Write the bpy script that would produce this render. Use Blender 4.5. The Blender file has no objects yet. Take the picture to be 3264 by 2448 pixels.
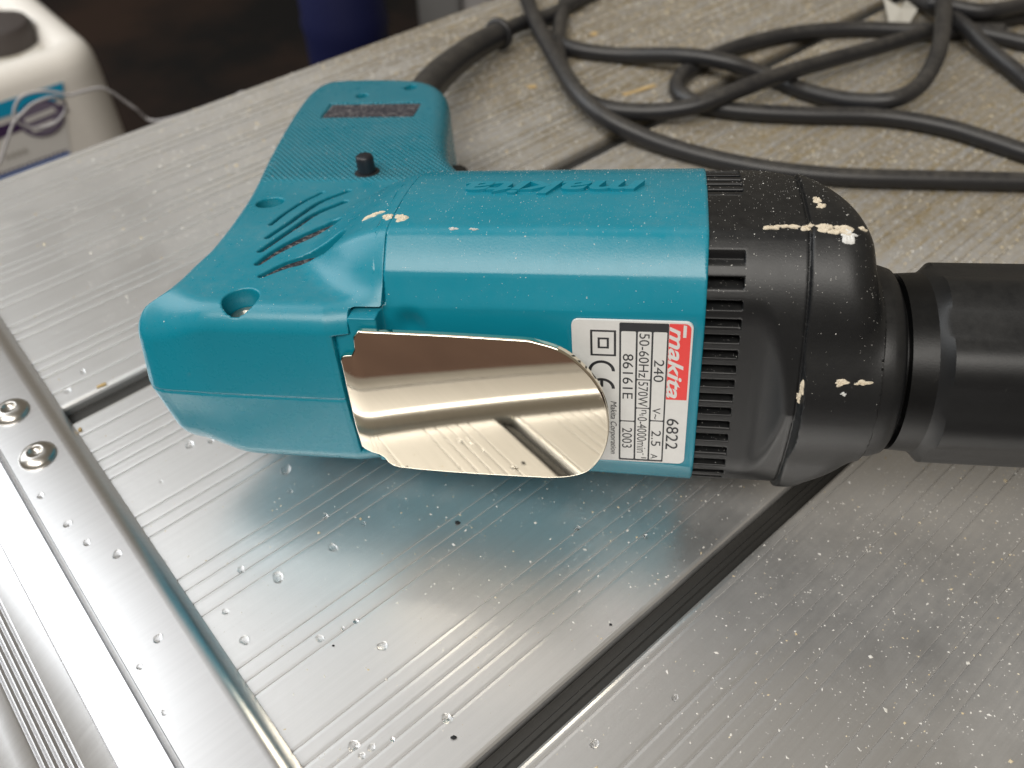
import bpy, bmesh, math, random
import numpy as np
from mathutils import Matrix, Vector

random.seed(7)
rng = np.random.default_rng(11)
MM = 0.001
SC = bpy.context.scene
COL = SC.collection

# ------------------------------------------------------------------ camera
cam_d = bpy.data.cameras.new("camera")
cam_d.sensor_width = 36.0
cam_d.lens = 29.447
cam_d.clip_start = 0.005
cam_d.clip_end = 60.0
cam_d.dof.use_dof = True
cam_d.dof.focus_distance = 0.166
cam_d.dof.aperture_fstop = 16.0
cam = bpy.data.objects.new("camera", cam_d)
COL.objects.link(cam)
cam.matrix_world = Matrix((
    (0.99991675, 0.01290336, 0.0, 0.0),
    (-0.00939934, 0.72838045, -0.68510844, 0.0),
    (-0.0088402, 0.68505141, 0.72844109, 0.165),
    (0, 0, 0, 1)))
SC.camera = cam

# ------------------------------------------------------------------ world and light
world = bpy.data.worlds.new("World")
SC.world = world
world.use_nodes = True
bg = world.node_tree.nodes["Background"]
bg.inputs["Color"].default_value = (0.86, 0.75, 0.59, 1)
bg.inputs["Strength"].default_value = 0.21


def area_lamp(name, az, el, dist, w, h, radiance, color, target=(0.0, 0.15, 0.0)):
    """soft opening of daylight: az 0 = straight ahead (+Y), positive to the right"""
    a, e = math.radians(az), math.radians(el)
    d = Vector((math.sin(a) * math.cos(e), math.cos(a) * math.cos(e), math.sin(e)))
    ld = bpy.data.lights.new(name, 'AREA')
    ld.shape = 'RECTANGLE'
    ld.size = w
    ld.size_y = h
    ld.energy = radiance * math.pi * w * h
    ld.color = color
    o = bpy.data.objects.new(name, ld)
    COL.objects.link(o)
    o.location = Vector(target) + d * dist
    o.rotation_euler = d.to_track_quat('Z', 'Y').to_euler()
    return o


area_lamp("daylight_opening", -72, 35, 3.0, 1.7, 2.8, 3.1, (0.93, 0.97, 1.0))
area_lamp("daylight_overhead", -30, 63, 3.0, 1.8, 1.5, 0.55, (0.97, 0.98, 1.0))
area_lamp("daylight_behind", -160, 57, 3.0, 3.2, 1.15, 7.6, (1.0, 0.96, 0.90))

SC.view_settings.view_transform = 'Standard'
SC.view_settings.look = 'None'
SC.view_settings.exposure = 0.0
SC.view_settings.gamma = 1.0
SC.view_settings.use_curve_mapping = False


# ------------------------------------------------------------------ materials
def new_mat(name):
    m = bpy.data.materials.new(name)
    m.use_nodes = True
    nt = m.node_tree
    return m, nt, nt.nodes["Principled BSDF"]


def node(nt, t, **kw):
    n = nt.nodes.new(t)
    for k, v in kw.items():
        setattr(n, k, v)
    return n


def ramp(nt, src, p0, p1, c0=(0, 0, 0, 1), c1=(1, 1, 1, 1)):
    r = node(nt, 'ShaderNodeValToRGB')
    r.color_ramp.elements[0].position = p0
    r.color_ramp.elements[1].position = p1
    r.color_ramp.elements[0].color = c0
    r.color_ramp.elements[1].color = c1
    nt.links.new(src, r.inputs[0])
    return r.outputs[0]


def noise(nt, co, scale, detail=4.0, rough=0.55):
    n = node(nt, 'ShaderNodeTexNoise')
    n.inputs['Scale'].default_value = scale
    n.inputs['Detail'].default_value = detail
    n.inputs['Roughness'].default_value = rough
    nt.links.new(co, n.inputs['Vector'])
    return n.outputs['Fac']


def mth(nt, op, a, b=None, c=None):
    n = node(nt, 'ShaderNodeMath', operation=op)
    for i, v in enumerate((a, b, c)):
        if v is None:
            continue
        if isinstance(v, (int, float)):
            n.inputs[i].default_value = v
        else:
            nt.links.new(v, n.inputs[i])
    return n.outputs[0]


def mixc(nt, fac, a, b):
    n = node(nt, 'ShaderNodeMix', data_type='RGBA')
    for sock, v in ((n.inputs[0], fac), (n.inputs[6], a), (n.inputs[7], b)):
        if isinstance(v, (int, float)):
            sock.default_value = v
        elif isinstance(v, tuple):
            sock.default_value = v
        else:
            nt.links.new(v, sock)
    return n.outputs[2]


def objco(nt):
    return node(nt, 'ShaderNodeTexCoord').outputs['Object']


def bump(nt, height, strength, dist, bsdf, prev=None):
    b = node(nt, 'ShaderNodeBump')
    b.inputs['Strength'].default_value = strength
    b.inputs['Distance'].default_value = dist
    nt.links.new(height, b.inputs['Height'])
    if prev is not None:
        nt.links.new(prev, b.inputs['Normal'])
    nt.links.new(b.outputs[0], bsdf.inputs['Normal'])
    return b.outputs[0]


def simple(name, col, rough=0.5, metal=0.0, spec=0.5):
    m, nt, b = new_mat(name)
    co = objco(nt)
    n = noise(nt, co, 900, 3)
    nt.links.new(mixc(nt, n, tuple(c * 0.86 for c in col[:3]) + (1,), tuple(min(1, c * 1.12) for c in col[:3]) + (1,)),
                 b.inputs['Base Color'])
    b.inputs['Roughness'].default_value = rough
    b.inputs['Metallic'].default_value = metal
    b.inputs['Specular IOR Level'].default_value = spec
    return m


def plastic(name, col, rough, dusty=0.25, grip=False, spec=0.5, dustcol=(0.34, 0.33, 0.30, 1)):
    m, nt, b = new_mat(name)
    co = objco(nt)
    n1 = noise(nt, co, 60, 5)
    n2 = noise(nt, co, 420, 4, 0.7)
    nf = noise(nt, co, 2600, 2)
    base = mixc(nt, n1, tuple(c * 0.93 for c in col) + (1,), tuple(c * 1.07 for c in col) + (1,))
    # pale film of dust on what faces upward, broken up by noise
    geo = node(nt, 'ShaderNodeNewGeometry')
    sep = node(nt, 'ShaderNodeSeparateXYZ')
    nt.links.new(geo.outputs['Normal'], sep.inputs[0])
    up = ramp(nt, sep.outputs['Z'], 0.35, 1.0)
    film = mth(nt, 'MULTIPLY', mth(nt, 'MULTIPLY', up, ramp(nt, mth(nt, 'MULTIPLY', n1, n2), 0.12, 0.5)), dusty)
    mps = node(nt, 'ShaderNodeMapping')
    mps.inputs['Scale'].default_value = (260, 34, 140)
    mps.inputs['Rotation'].default_value = (0.3, 0.2, 0.5)
    nt.links.new(co, mps.inputs[0])
    scr = ramp(nt, noise(nt, mps.outputs[0], 1.0, 5, 0.8), 0.66, 0.80)
    film = mth(nt, 'MAXIMUM', film, mth(nt, 'MULTIPLY', scr, 0.16))
    nt.links.new(mixc(nt, film, base, dustcol), b.inputs['Base Color'])
    rr = mth(nt, 'ADD', mth(nt, 'MULTIPLY', n2, 0.10), rough - 0.05)
    rr = mth(nt, 'ADD', rr, mth(nt, 'MULTIPLY', film, 0.35))
    nt.links.new(rr, b.inputs['Roughness'])
    b.inputs['Specular IOR Level'].default_value = spec
    p = bump(nt, nf, 0.12, 0.00012, b)
    if grip:
        s = node(nt, 'ShaderNodeSeparateXYZ')
        nt.links.new(co, s.inputs[0])
        u = mth(nt, 'ADD', s.outputs[0], mth(nt, 'MULTIPLY', s.outputs[1], 0.12))
        v = mth(nt, 'ADD', s.outputs[1], mth(nt, 'MULTIPLY', s.outputs[0], -0.10))
        sx = mth(nt, 'SINE', mth(nt, 'MULTIPLY', u, 2 * math.pi / 0.0015))
        sy = mth(nt, 'SINE', mth(nt, 'MULTIPLY', v, 2 * math.pi / 0.0021))
        pat = mth(nt, 'MULTIPLY', sx, sy)
        pat = ramp(nt, mth(nt, 'ADD', mth(nt, 'MULTIPLY', pat, 0.5), 0.5), 0.35, 0.75)
        m1 = ramp(nt, mth(nt, 'MULTIPLY', s.outputs[1], 1.0), 0.0248, 0.0254)
        m2 = ramp(nt, mth(nt, 'SUBTRACT', 0.0640, s.outputs[1]), 0.0, 0.0006)
        pat = mth(nt, 'MULTIPLY', mth(nt, 'MULTIPLY', pat, m1), 1.0)
        bump(nt, pat, 1.0, 0.0006, b, p)
    return m


TEAL = (0.005, 0.225, 0.315)
M_TEAL = plastic("teal_plastic", TEAL, 0.25, 0.12)
M_GRIP = plastic("teal_grip_plastic", TEAL, 0.28, 0.16, grip=True)
M_BLACK = plastic("black_plastic", (0.0085, 0.009, 0.010), 0.38, 0.05, spec=0.42)
M_BLACK2 = plastic("black_gloss_plastic", (0.004, 0.0042, 0.0046), 0.36, 0.02, spec=0.3)
M_RUBBER = plastic("cord_rubber", (0.017, 0.017, 0.019), 0.40, 0.26, spec=0.5, dustcol=(0.30, 0.27, 0.22, 1))
M_DARK = simple("slot_dark", (0.012, 0.014, 0.016), 0.8)
M_SCREW = simple("zinc_screw", (0.55, 0.52, 0.46), 0.38, 1.0)
M_BADGE = None
M_PAINT = simple("cream_paint", (0.66, 0.58, 0.45), 0.75)
M_PAINTW = simple("white_paint", (0.70, 0.70, 0.68), 0.75)


def badge_mat():
    m, nt, b = new_mat("dusty_badge")
    co = objco(nt)
    f = ramp(nt, noise(nt, co, 900, 6, 0.75), 0.50, 0.78)
    nt.links.new(mixc(nt, f, (0.022, 0.02, 0.028, 1), (0.42, 0.39, 0.38, 1)), b.inputs['Base Color'])
    b.inputs['Roughness'].default_value = 0.8
    return m


M_BADGE = badge_mat()


def chrome_mat():
    m, nt, b = new_mat("polished_nickel")
    co = objco(nt)
    n = noise(nt, co, 300, 5, 0.7)
    b.inputs['Base Color'].default_value = (0.94, 0.86, 0.71, 1)
    b.inputs['Metallic'].default_value = 1.0
    nt.links.new(mth(nt, 'ADD', mth(nt, 'MULTIPLY', ramp(nt, n, 0.62, 0.78), 0.10), 0.03), b.inputs['Roughness'])
    return m


M_CHROME = chrome_mat()


def aluminium(name, tint=(0.80, 0.80, 0.81), rough=0.24, dust_on=True):
    """extruded aluminium with streaks along local X; dust film, also carrying a painted reflection, thicker towards far right"""
    m, nt, b = new_mat(name)
    co = objco(nt)
    mp = node(nt, 'ShaderNodeMapping')
    mp.inputs['Scale'].default_value = (6, 900, 200)
    nt.links.new(co, mp.inputs[0])
    st = noise(nt, mp.outputs[0], 1.0, 6, 0.65)
    mp2 = node(nt, 'ShaderNodeMapping')
    mp2.inputs['Scale'].default_value = (30, 2600, 200)
    nt.links.new(co, mp2.inputs[0])
    st2 = noise(nt, mp2.outputs[0], 1.0, 4, 0.6)
    blot = noise(nt, co, 28, 6, 0.62)
    fine = noise(nt, co, 380, 6, 0.75)
    base = mixc(nt, st, tuple(c * 0.90 for c in tint) + (1,), tuple(min(1, c * 1.06) for c in tint) + (1,))
    col, rgh, met = base, None, None
    r0 = mth(nt, 'ADD', mth(nt, 'MULTIPLY', st2, 0.10), rough - 0.05)
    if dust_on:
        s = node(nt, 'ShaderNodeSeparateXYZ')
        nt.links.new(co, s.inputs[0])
        # dust beyond the drill; towards its nose the film also paints in a yellowish reflection
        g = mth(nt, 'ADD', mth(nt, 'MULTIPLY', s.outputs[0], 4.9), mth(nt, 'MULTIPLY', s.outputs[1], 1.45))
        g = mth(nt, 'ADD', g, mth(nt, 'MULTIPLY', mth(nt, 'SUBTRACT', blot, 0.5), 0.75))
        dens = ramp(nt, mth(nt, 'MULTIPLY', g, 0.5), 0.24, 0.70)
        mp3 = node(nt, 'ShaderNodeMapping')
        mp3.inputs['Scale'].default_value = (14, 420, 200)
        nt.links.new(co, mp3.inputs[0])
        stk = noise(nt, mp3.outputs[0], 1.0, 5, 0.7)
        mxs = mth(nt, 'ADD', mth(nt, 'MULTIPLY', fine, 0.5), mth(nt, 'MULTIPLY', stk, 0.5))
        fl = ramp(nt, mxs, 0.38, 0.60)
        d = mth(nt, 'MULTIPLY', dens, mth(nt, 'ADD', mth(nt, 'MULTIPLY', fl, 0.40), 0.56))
        dust_reflect_c = mixc(nt, fl, (0.050, 0.034, 0.011, 1), (0.20, 0.147, 0.060, 1))  # dust tones, yellowed to carry the painted reflection
        col = mixc(nt, d, base, dust_reflect_c)
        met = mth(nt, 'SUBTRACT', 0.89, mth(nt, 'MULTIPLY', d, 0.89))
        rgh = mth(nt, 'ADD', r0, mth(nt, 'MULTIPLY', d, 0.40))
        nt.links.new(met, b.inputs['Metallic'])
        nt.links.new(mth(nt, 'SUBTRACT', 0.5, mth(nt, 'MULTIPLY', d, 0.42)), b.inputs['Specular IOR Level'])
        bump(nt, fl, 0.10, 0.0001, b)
    else:
        b.inputs['Metallic'].default_value = 1.0
        rgh = r0
    nt.links.new(col, b.inputs['Base Color'])
    nt.links.new(rgh, b.inputs['Roughness'])
    return m


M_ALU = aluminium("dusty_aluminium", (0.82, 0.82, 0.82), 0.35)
M_RAIL = aluminium("rail_aluminium", (0.84, 0.84, 0.85), 0.33, False)


# ------------------------------------------------------------------ mesh helpers
def link(name, verts, faces, mat, parent=None, smooth=False, scale=MM, normals=None):
    me = bpy.data.meshes.new(name)
    v = np.asarray(verts, dtype=np.float64) * scale
    me.from_pydata(v.tolist(), [], [tuple(f) for f in faces])
    if smooth:
        me.polygons.foreach_set('use_smooth', [True] * len(me.polygons))
    me.materials.append(mat)
    me.update()
    if normals is not None:
        me.normals_split_custom_set_from_vertices([tuple(n) for n in normals])
    o = bpy.data.objects.new(name, me)
    COL.objects.link(o)
    if parent is not None:
        o.parent = parent
    return o


def link_bm(name, bm, mat, parent=None, smooth=False, angle=None):
    me = bpy.data.meshes.new(name)
    bmesh.ops.recalc_face_normals(bm, faces=bm.faces[:])
    for v in bm.verts:
        v.co *= MM
    bm.to_mesh(me)
    bm.free()
    if smooth:
        me.polygons.foreach_set('use_smooth', [True] * len(me.polygons))
        if angle:
            me.set_sharp_from_angle(angle=math.radians(angle))
    me.materials.append(mat)
    o = bpy.data.objects.new(name, me)
    COL.objects.link(o)
    if parent is not None:
        o.parent = parent
    return o


def tag(o, label=None, cat=None, group=None, kind=None):
    if label:
        o['label'] = label
    if cat:
        o['category'] = cat
    if group:
        o['group'] = group
    if kind:
        o['kind'] = kind
    return o


def empty(name, mat=None, loc=None):
    o = bpy.data.objects.new(name, None)
    o.empty_display_size = 0.02
    COL.objects.link(o)
    if mat is not None:
        o.matrix_world = mat
    if loc is not None:
        o.location = loc
    return o


def catmull(pts, n=10):
    P = [np.array(p, float) for p in pts]
    P = [2 * P[0] - P[1]] + P + [2 * P[-1] - P[-2]]
    out = []
    for i in range(1, len(P) - 2):
        for k in range(n):
            t = k / n
            out.append(0.5 * ((2 * P[i]) + (-P[i - 1] + P[i + 1]) * t + (2 * P[i - 1] - 5 * P[i] + 4 * P[i + 1] - P[i + 2]) * t * t
                              + (-P[i - 1] + 3 * P[i] - 3 * P[i + 1] + P[i + 2]) * t ** 3))
    out.append(P[-2])
    return np.array(out)


def tube(path, radius, seg=16, caps=True):
    """path Nx3 (mm), radius scalar or N array -> verts, faces"""
    path = np.asarray(path, float)
    N = len(path)
    rad = np.full(N, radius) if np.isscalar(radius) else np.asarray(radius)
    tan = np.gradient(path, axis=0)
    tan /= np.linalg.norm(tan, axis=1)[:, None]
    up = np.array([0, 0, 1.0])
    V, F = [], []
    for i in range(N):
        s = np.cross(tan[i], up)
        s /= np.linalg.norm(s) + 1e-9
        u = np.cross(s, tan[i])
        for k in range(seg):
            a = 2 * math.pi * k / seg
            V.append(path[i] + rad[i] * (math.cos(a) * s + math.sin(a) * u))
    for i in range(N - 1):
        for k in range(seg):
            F.append((i * seg + k, i * seg + (k + 1) % seg, (i + 1) * seg + (k + 1) % seg, (i + 1) * seg + k))
    if caps:
        F.append(tuple(range(seg - 1, -1, -1)))
        F.append(tuple((N - 1) * seg + k for k in range(seg)))
    return V, F


def lathe(profile, seg=48):
    """profile [(x, r)] around local X -> verts, faces"""
    V, F = [], []
    for (x, r) in profile:
        for k in range(seg):
            a = 2 * math.pi * k / seg
            V.append((x, r * math.cos(a), r * math.sin(a)))
    for i in range(len(profile) - 1):
        for k in range(seg):
            F.append((i * seg + k, (i + 1) * seg + k, (i + 1) * seg + (k + 1) % seg, i * seg + (k + 1) % seg))
    return V, F


# ------------------------------------------------------------------ distance-field shells
def smin(a, b, k):
    h = np.clip(0.5 + 0.5 * (b - a) / k, 0, 1)
    return b * (1 - h) + a * h - k * h * (1 - h)


def smax(a, b, k):
    return -smin(-a, -b, k)


def sstep(e0, e1, x):
    t = np.clip((x - e0) / (e1 - e0), 0, 1)
    return t * t * (3 - 2 * t)


def poly_sd(poly, X, A):
    """signed distance to a closed polygon (negative inside), X and A broadcast"""
    X, A = np.broadcast_arrays(X, A)
    d = np.full(X.shape, 1e9)
    inside = np.zeros(X.shape, bool)
    n = len(poly)
    for i in range(n):
        x0, y0 = poly[i]
        x1, y1 = poly[(i + 1) % n]
        ex, ey = x1 - x0, y1 - y0
        t = np.clip(((X - x0) * ex + (A - y0) * ey) / (ex * ex + ey * ey + 1e-12), 0, 1)
        d = np.minimum(d, (X - x0 - ex * t) ** 2 + (A - y0 - ey * t) ** 2)
        c = ((y0 <= A) != (y1 <= A)) & (X < (x1 - x0) * (A - y0) / (y1 - y0 + 1e-12) + x0)
        inside ^= c
    d = np.sqrt(d)
    return np.where(inside, -d, d)


def line_sd(pts, X, A):
    """distance to a polyline and the parameter along it (0..1)"""
    X, A = np.broadcast_arrays(X, A)
    best = np.full(X.shape, 1e9)
    par = np.zeros(X.shape)
    n = len(pts) - 1
    for i in range(n):
        x0, y0 = pts[i]
        x1, y1 = pts[i + 1]
        ex, ey = x1 - x0, y1 - y0
        t = np.clip(((X - x0) * ex + (A - y0) * ey) / (ex * ex + ey * ey), 0, 1)
        d = np.hypot(X - x0 - ex * t, A - y0 - ey * t)
        m = d < best
        best = np.where(m, d, best)
        par = np.where(m, (i + t) / n, par)
    return best, par


def surface_nets(f, lo, hi, st):
    ax = [np.arange(lo[i], hi[i] + st, st) for i in range(3)]
    nx, ny, nz = map(len, ax)
    F = np.empty((nx, ny, nz), np.float32)
    for i in range(0, nx, 24):
        F[i:i + 24] = f(ax[0][i:i + 24, None, None], ax[1][None, :, None], ax[2][None, None, :])
    s = F < 0
    cnt = np.zeros((nx - 1, ny - 1, nz - 1), np.int8)
    for dx in (0, 1):
        for dy in (0, 1):
            for dz in (0, 1):
                cnt += s[dx:nx - 1 + dx, dy:ny - 1 + dy, dz:nz - 1 + dz]
    act = (cnt > 0) & (cnt < 8)
    I = np.argwhere(act)
    ids = np.full(act.shape, -1, np.int64)
    ids[act] = np.arange(len(I))
    acc = np.zeros((len(I), 3))
    num = np.zeros(len(I))
    for axis in range(3):
        o1, o2 = [k for k in range(3) if k != axis]
        for a in (0, 1):
            for b in (0, 1):
                off = np.zeros(3, int)
                off[o1], off[o2] = a, b
                p = I + off
                q = p.copy()
                q[:, axis] += 1
                f0 = F[p[:, 0], p[:, 1], p[:, 2]].astype(float)
                f1 = F[q[:, 0], q[:, 1], q[:, 2]].astype(float)
                m = (f0 < 0) != (f1 < 0)
                t = np.where(m, f0 / np.where(m, f0 - f1, 1), 0)
                pos = p.astype(float)
                pos[:, axis] += t
                acc[m] += pos[m]
                num[m] += 1
    V = acc / num[:, None] * st + np.array(lo)
    quads = []
    for axis in range(3):
        o1, o2 = (axis + 1) % 3, (axis + 2) % 3
        sl0 = [slice(None)] * 3
        sl1 = [slice(None)] * 3
        sl0[axis] = slice(0, -1)
        sl1[axis] = slice(1, None)
        ch = s[tuple(sl0)] != s[tuple(sl1)]
        E = np.argwhere(ch)
        E = E[(E[:, o1] > 0) & (E[:, o2] > 0)]
        ok = np.ones(len(E), bool)
        for k in range(3):
            lim = act.shape[k]
            ok &= E[:, k] < lim
        E = E[ok]
        c = []
        for (a, b) in ((-1, -1), (0, -1), (0, 0), (-1, 0)):
            q = E.copy()
            q[:, o1] += a
            q[:, o2] += b
            c.append(ids[q[:, 0], q[:, 1], q[:, 2]])
        Q = np.stack(c, 1)
        flip = ~s[E[:, 0], E[:, 1], E[:, 2]]
        Q[flip] = Q[flip][:, ::-1]
        quads.append(Q)
    Q = np.concatenate(quads)
    Q = Q[(Q >= 0).all(1)]
    return V, Q


def grad(f, V, e=0.12):
    x, y, z = V[:, 0], V[:, 1], V[:, 2]
    g = np.stack([f(x + e, y, z) - f(x - e, y, z), f(x, y + e, z) - f(x, y - e, z), f(x, y, z + e) - f(x, y, z - e)], 1)
    return g / (2 * e)


SHELLS = {}


def shell(name, f, lo, hi, st, mat, parent):
    V, Q = surface_nets(f, lo, hi, st)
    g = grad(f, V)
    n2 = (g * g).sum(1) + 1e-6
    d = f(V[:, 0], V[:, 1], V[:, 2])
    stepv = (d / n2)[:, None] * g
    L = np.linalg.norm(stepv, axis=1)
    stepv *= np.minimum(1, 0.35 * st / (L + 1e-9))[:, None]
    V = V - stepv
    g = grad(f, V, 0.2)
    N = g / (np.linalg.norm(g, axis=1)[:, None] + 1e-9)
    me = bpy.data.meshes.new(name)
    me.vertices.add(len(V))
    me.vertices.foreach_set('co', (V * MM).astype(np.float32).ravel())
    me.loops.add(len(Q) * 4)
    me.loops.foreach_set('vertex_index', Q.astype(np.int32).ravel())
    me.polygons.add(len(Q))
    me.polygons.foreach_set('loop_start', np.arange(0, len(Q) * 4, 4, dtype=np.int32))
    me.polygons.foreach_set('loop_total', np.full(len(Q), 4, np.int32))
    me.update(calc_edges=True)
    me.validate()
    me.polygons.foreach_set('use_smooth', [True] * len(me.polygons))
    if len(me.vertices) == len(N):
        me.normals_split_custom_set_from_vertices(N.tolist())
    me.materials.append(mat)
    o = bpy.data.objects.new(name, me)
    COL.objects.link(o)
    o.parent = parent
    SHELLS[name] = (V, N, f)
    return o


# ------------------------------------------------------------------ the setting: floor, paving
D1 = np.array([0.7602947, 0.64957825, 0.0])      # along the planks
D2 = np.array([-0.64957825, 0.7602947, 0.0])     # across the planks
PLAT = Matrix(((D1[0], D2[0], 0, 0), (D1[1], D2[1], 0, 0), (0, 0, 1, 0), (0, 0, 0, 1)))
FLOOR_Z = -420.0


def floor_mat():
    m, nt, b = new_mat("dark_floor")
    co = objco(nt)
    n = noise(nt, co, 3.2, 5, 0.6)
    nt.links.new(mixc(nt, ramp(nt, n, 0.42, 0.66), (0.004, 0.0036, 0.0036, 1), (0.022, 0.012, 0.008, 1)), b.inputs['Base Color'])
    b.inputs['Roughness'].default_value = 0.8
    b.inputs['Specular IOR Level'].default_value = 0.15
    return m


def paving_mat():
    m, nt, b = new_mat("brown_paving")
    co = objco(nt)
    n = noise(nt, co, 9, 6, 0.6)
    nt.links.new(mixc(nt, n, (0.05, 0.024, 0.017, 1), (0.12, 0.07, 0.052, 1)), b.inputs['Base Color'])
    b.inputs['Roughness'].default_value = 0.85
    return m


fl = link('floor', [(-9000, -9000, FLOOR_Z), (9000, -9000, FLOOR_Z), (9000, 9000, FLOOR_Z), (-9000, 9000, FLOOR_Z)],
          [(0, 1, 2, 3)], floor_mat())
tag(fl, 'dark brown floor far below the platform', 'floor', kind='structure')
pv = link('paving', [(-3500, -4000, FLOOR_Z + 4), (-120, -4000, FLOOR_Z + 4), (-120, 260, FLOOR_Z + 4), (-3500, 260, FLOOR_Z + 4)],
          [(0, 1, 2, 3)], paving_mat())
pv.matrix_world = PLAT
tag(pv, 'brown paving beside the end rail', 'paving', kind='structure')

# ------------------------------------------------------------------ the aluminium platform
platform = empty('work_platform', PLAT)
tag(platform, 'aluminium work platform of ribbed planks with a riveted end rail, under the drill', 'platform')


def plank(a0, a1, grooves, s0=3.0, s1=900.0):
    """plank between across a0<a1, top at z 0, V grooves at the listed across positions"""
    prof = [(a0 + 0.9, -24.0), (a0, -23.0), (a0, -1.3), (a0 + 0.25, -0.55), (a0 + 0.7, -0.12), (a0 + 1.3, 0.0)]
    for g, w, d in sorted(grooves):
        prof += [(g - w - 0.55, 0.0), (g - w, -0.045), (g - w + 0.05, -d), (g + w - 0.05, -d), (g + w, -0.045), (g + w + 0.55, 0.0)]
    prof += [(a1 - 1.3, 0.0), (a1 - 0.7, -0.12), (a1 - 0.25, -0.55), (a1, -1.3), (a1, -23.0), (a1 - 0.9, -24.0)]
    n = len(prof)
    V, F = [], []
    for s in (s0, s1):
        V += [(s, a, z) for a, z in prof]
    for i in range(n):
        j = (i + 1) % n
        F.append((i, n + i, n + j, j))
    F.append(tuple(range(n)))
    F.append(tuple(range(2 * n - 1, n - 1, -1)))
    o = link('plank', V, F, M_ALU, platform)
    bm = bmesh.new()
    bm.from_mesh(o.data)
    bmesh.ops.recalc_face_normals(bm, faces=bm.faces[:])
    bm.to_mesh(o.data)
    bm.free()
    return o


def grp(centres, d=0.32, w=0.15):
    return [(c, w, d) for c in centres]


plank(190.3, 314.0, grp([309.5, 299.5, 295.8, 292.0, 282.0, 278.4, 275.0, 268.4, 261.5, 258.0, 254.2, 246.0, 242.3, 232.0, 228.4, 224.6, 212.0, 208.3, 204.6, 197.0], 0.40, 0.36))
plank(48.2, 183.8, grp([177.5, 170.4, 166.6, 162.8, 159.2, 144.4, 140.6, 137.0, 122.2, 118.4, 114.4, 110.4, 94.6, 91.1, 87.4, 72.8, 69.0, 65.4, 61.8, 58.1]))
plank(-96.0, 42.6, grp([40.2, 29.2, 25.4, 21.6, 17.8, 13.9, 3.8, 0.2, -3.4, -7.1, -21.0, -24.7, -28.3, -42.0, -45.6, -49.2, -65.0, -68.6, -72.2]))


def strip(a0, a1, z):
    V, F = [], []
    prof = [(a0, z - 4), (a0, z), (a0 + 1.6, z), (a0 + 1.9, z + 0.5), (a1 - 2.3, z + 0.5), (a1 - 2.0, z), (a1, z), (a1, z - 4)]
    n = len(prof)
    for s in (3.0, 900.0):
        V += [(s, a, zz) for a, zz in prof]
    for i in range(n):
        F.append((i, (i + 1) % n, n + (i + 1) % n, n + i))
    return link('joint_strip', V, F, simple("joint_rubber", (0.028, 0.027, 0.025), 0.55), platform)


strip(184.0, 190.1, -3.2)
strip(42.8, 48.0, -2.6)

# end rail: profile over s (along planks), extruded across them
rail_prof = [(5.7, -20), (5.7, -0.2), (5.5, 0.8), (4.9, 2.0), (4.0, 3.2), (3.0, 4.0), (2.0, 4.4), (1.0, 4.5), (-11.0, 4.5), (-11.15, 4.1), (-11.2, 0.2), (-12.2, 0.2),
             (-12.25, 4.1), (-12.4, 4.5), (-14.5, 4.4), (-17.5, 3.9), (-20.3, 3.1), (-20.45, 2.6), (-20.65, 2.9), (-23.0, 1.8), (-25.6, 0.2)]
_s, _z = -25.6, 0.2
for _k in range(5):
    rail_prof += [(_s - 0.15, _z - 1.0), (_s - 0.75, _z - 1.2), (_s - 0.9, _z - 0.5), (_s - 1.6, _z - 1.1)]
    _s, _z = _s - 1.6, _z - 1.1
rail_prof += [(_s - 3.0, _z - 1.4), (_s - 12.0, _z - 5.0), (_s - 16.0, _z - 9.0), (_s - 16.5, -20)]
n = len(rail_prof)
V = [(s, a, z) for a in (-110.0, 330.0) for s, z in rail_prof]
F = [(i, (i + 1) % n, n + (i + 1) % n, n + i) for i in range(n)] + [tuple(range(n)), tuple(range(2 * n - 1, n - 1, -1))]
rail = link('end_rail', V, F, M_RAIL, platform)
bm = bmesh.new()
bm.from_mesh(rail.data)
bmesh.ops.recalc_face_normals(bm, faces=bm.faces[:])
bm.to_mesh(rail.data)
bm.free()
rail.data.polygons.foreach_set('use_smooth', [True] * len(rail.data.polygons))
rail.data.set_sharp_from_angle(angle=math.radians(28))

# rivets with a hex socket
for (s, a) in ((-4.7, 192.5), (-4.8, 173.5)):
    prof = [(0.0, 4.4), (0.35, 4.45), (0.9, 4.1), (1.5, 3.3), (1.95, 2.3), (2.05, 1.75), (1.9, 1.6), (1.1, 1.45), (0.9, 0.01)]
    V0, F0 = lathe(prof, 40)
    V0 = [(y + s, z + a, x + 4.47) for (x, y, z) in V0]
    r = link('rivet', V0, [f[::-1] for f in F0], M_SCREW if False else simple("rivet_steel", (0.62, 0.60, 0.57), 0.28, 1.0), platform, smooth=True)

# ------------------------------------------------------------------ the drill
O = (42.32595542, 143.64557081, 39.03347871)
XA = (0.98392989, -0.15583918, 0.08715574)
AA = (-0.16575927, -0.97866468, 0.12140559)
ZA = (-0.0663765, 0.13390146, 0.98876921)
DM = Matrix(((XA[0], -AA[0], ZA[0], O[0] * MM), (XA[1], -AA[1], ZA[1], O[1] * MM), (XA[2], -AA[2], ZA[2], O[2] * MM), (0, 0, 0, 1)))
DR = np.array([[XA[0], -AA[0], ZA[0]], [XA[1], -AA[1], ZA[1]], [XA[2], -AA[2], ZA[2]]])
drill = empty('electric_screwdriver', DM)
tag(drill, 'teal and black corded electric screwdriver lying on its side on the aluminium platform', 'power tool')

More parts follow.
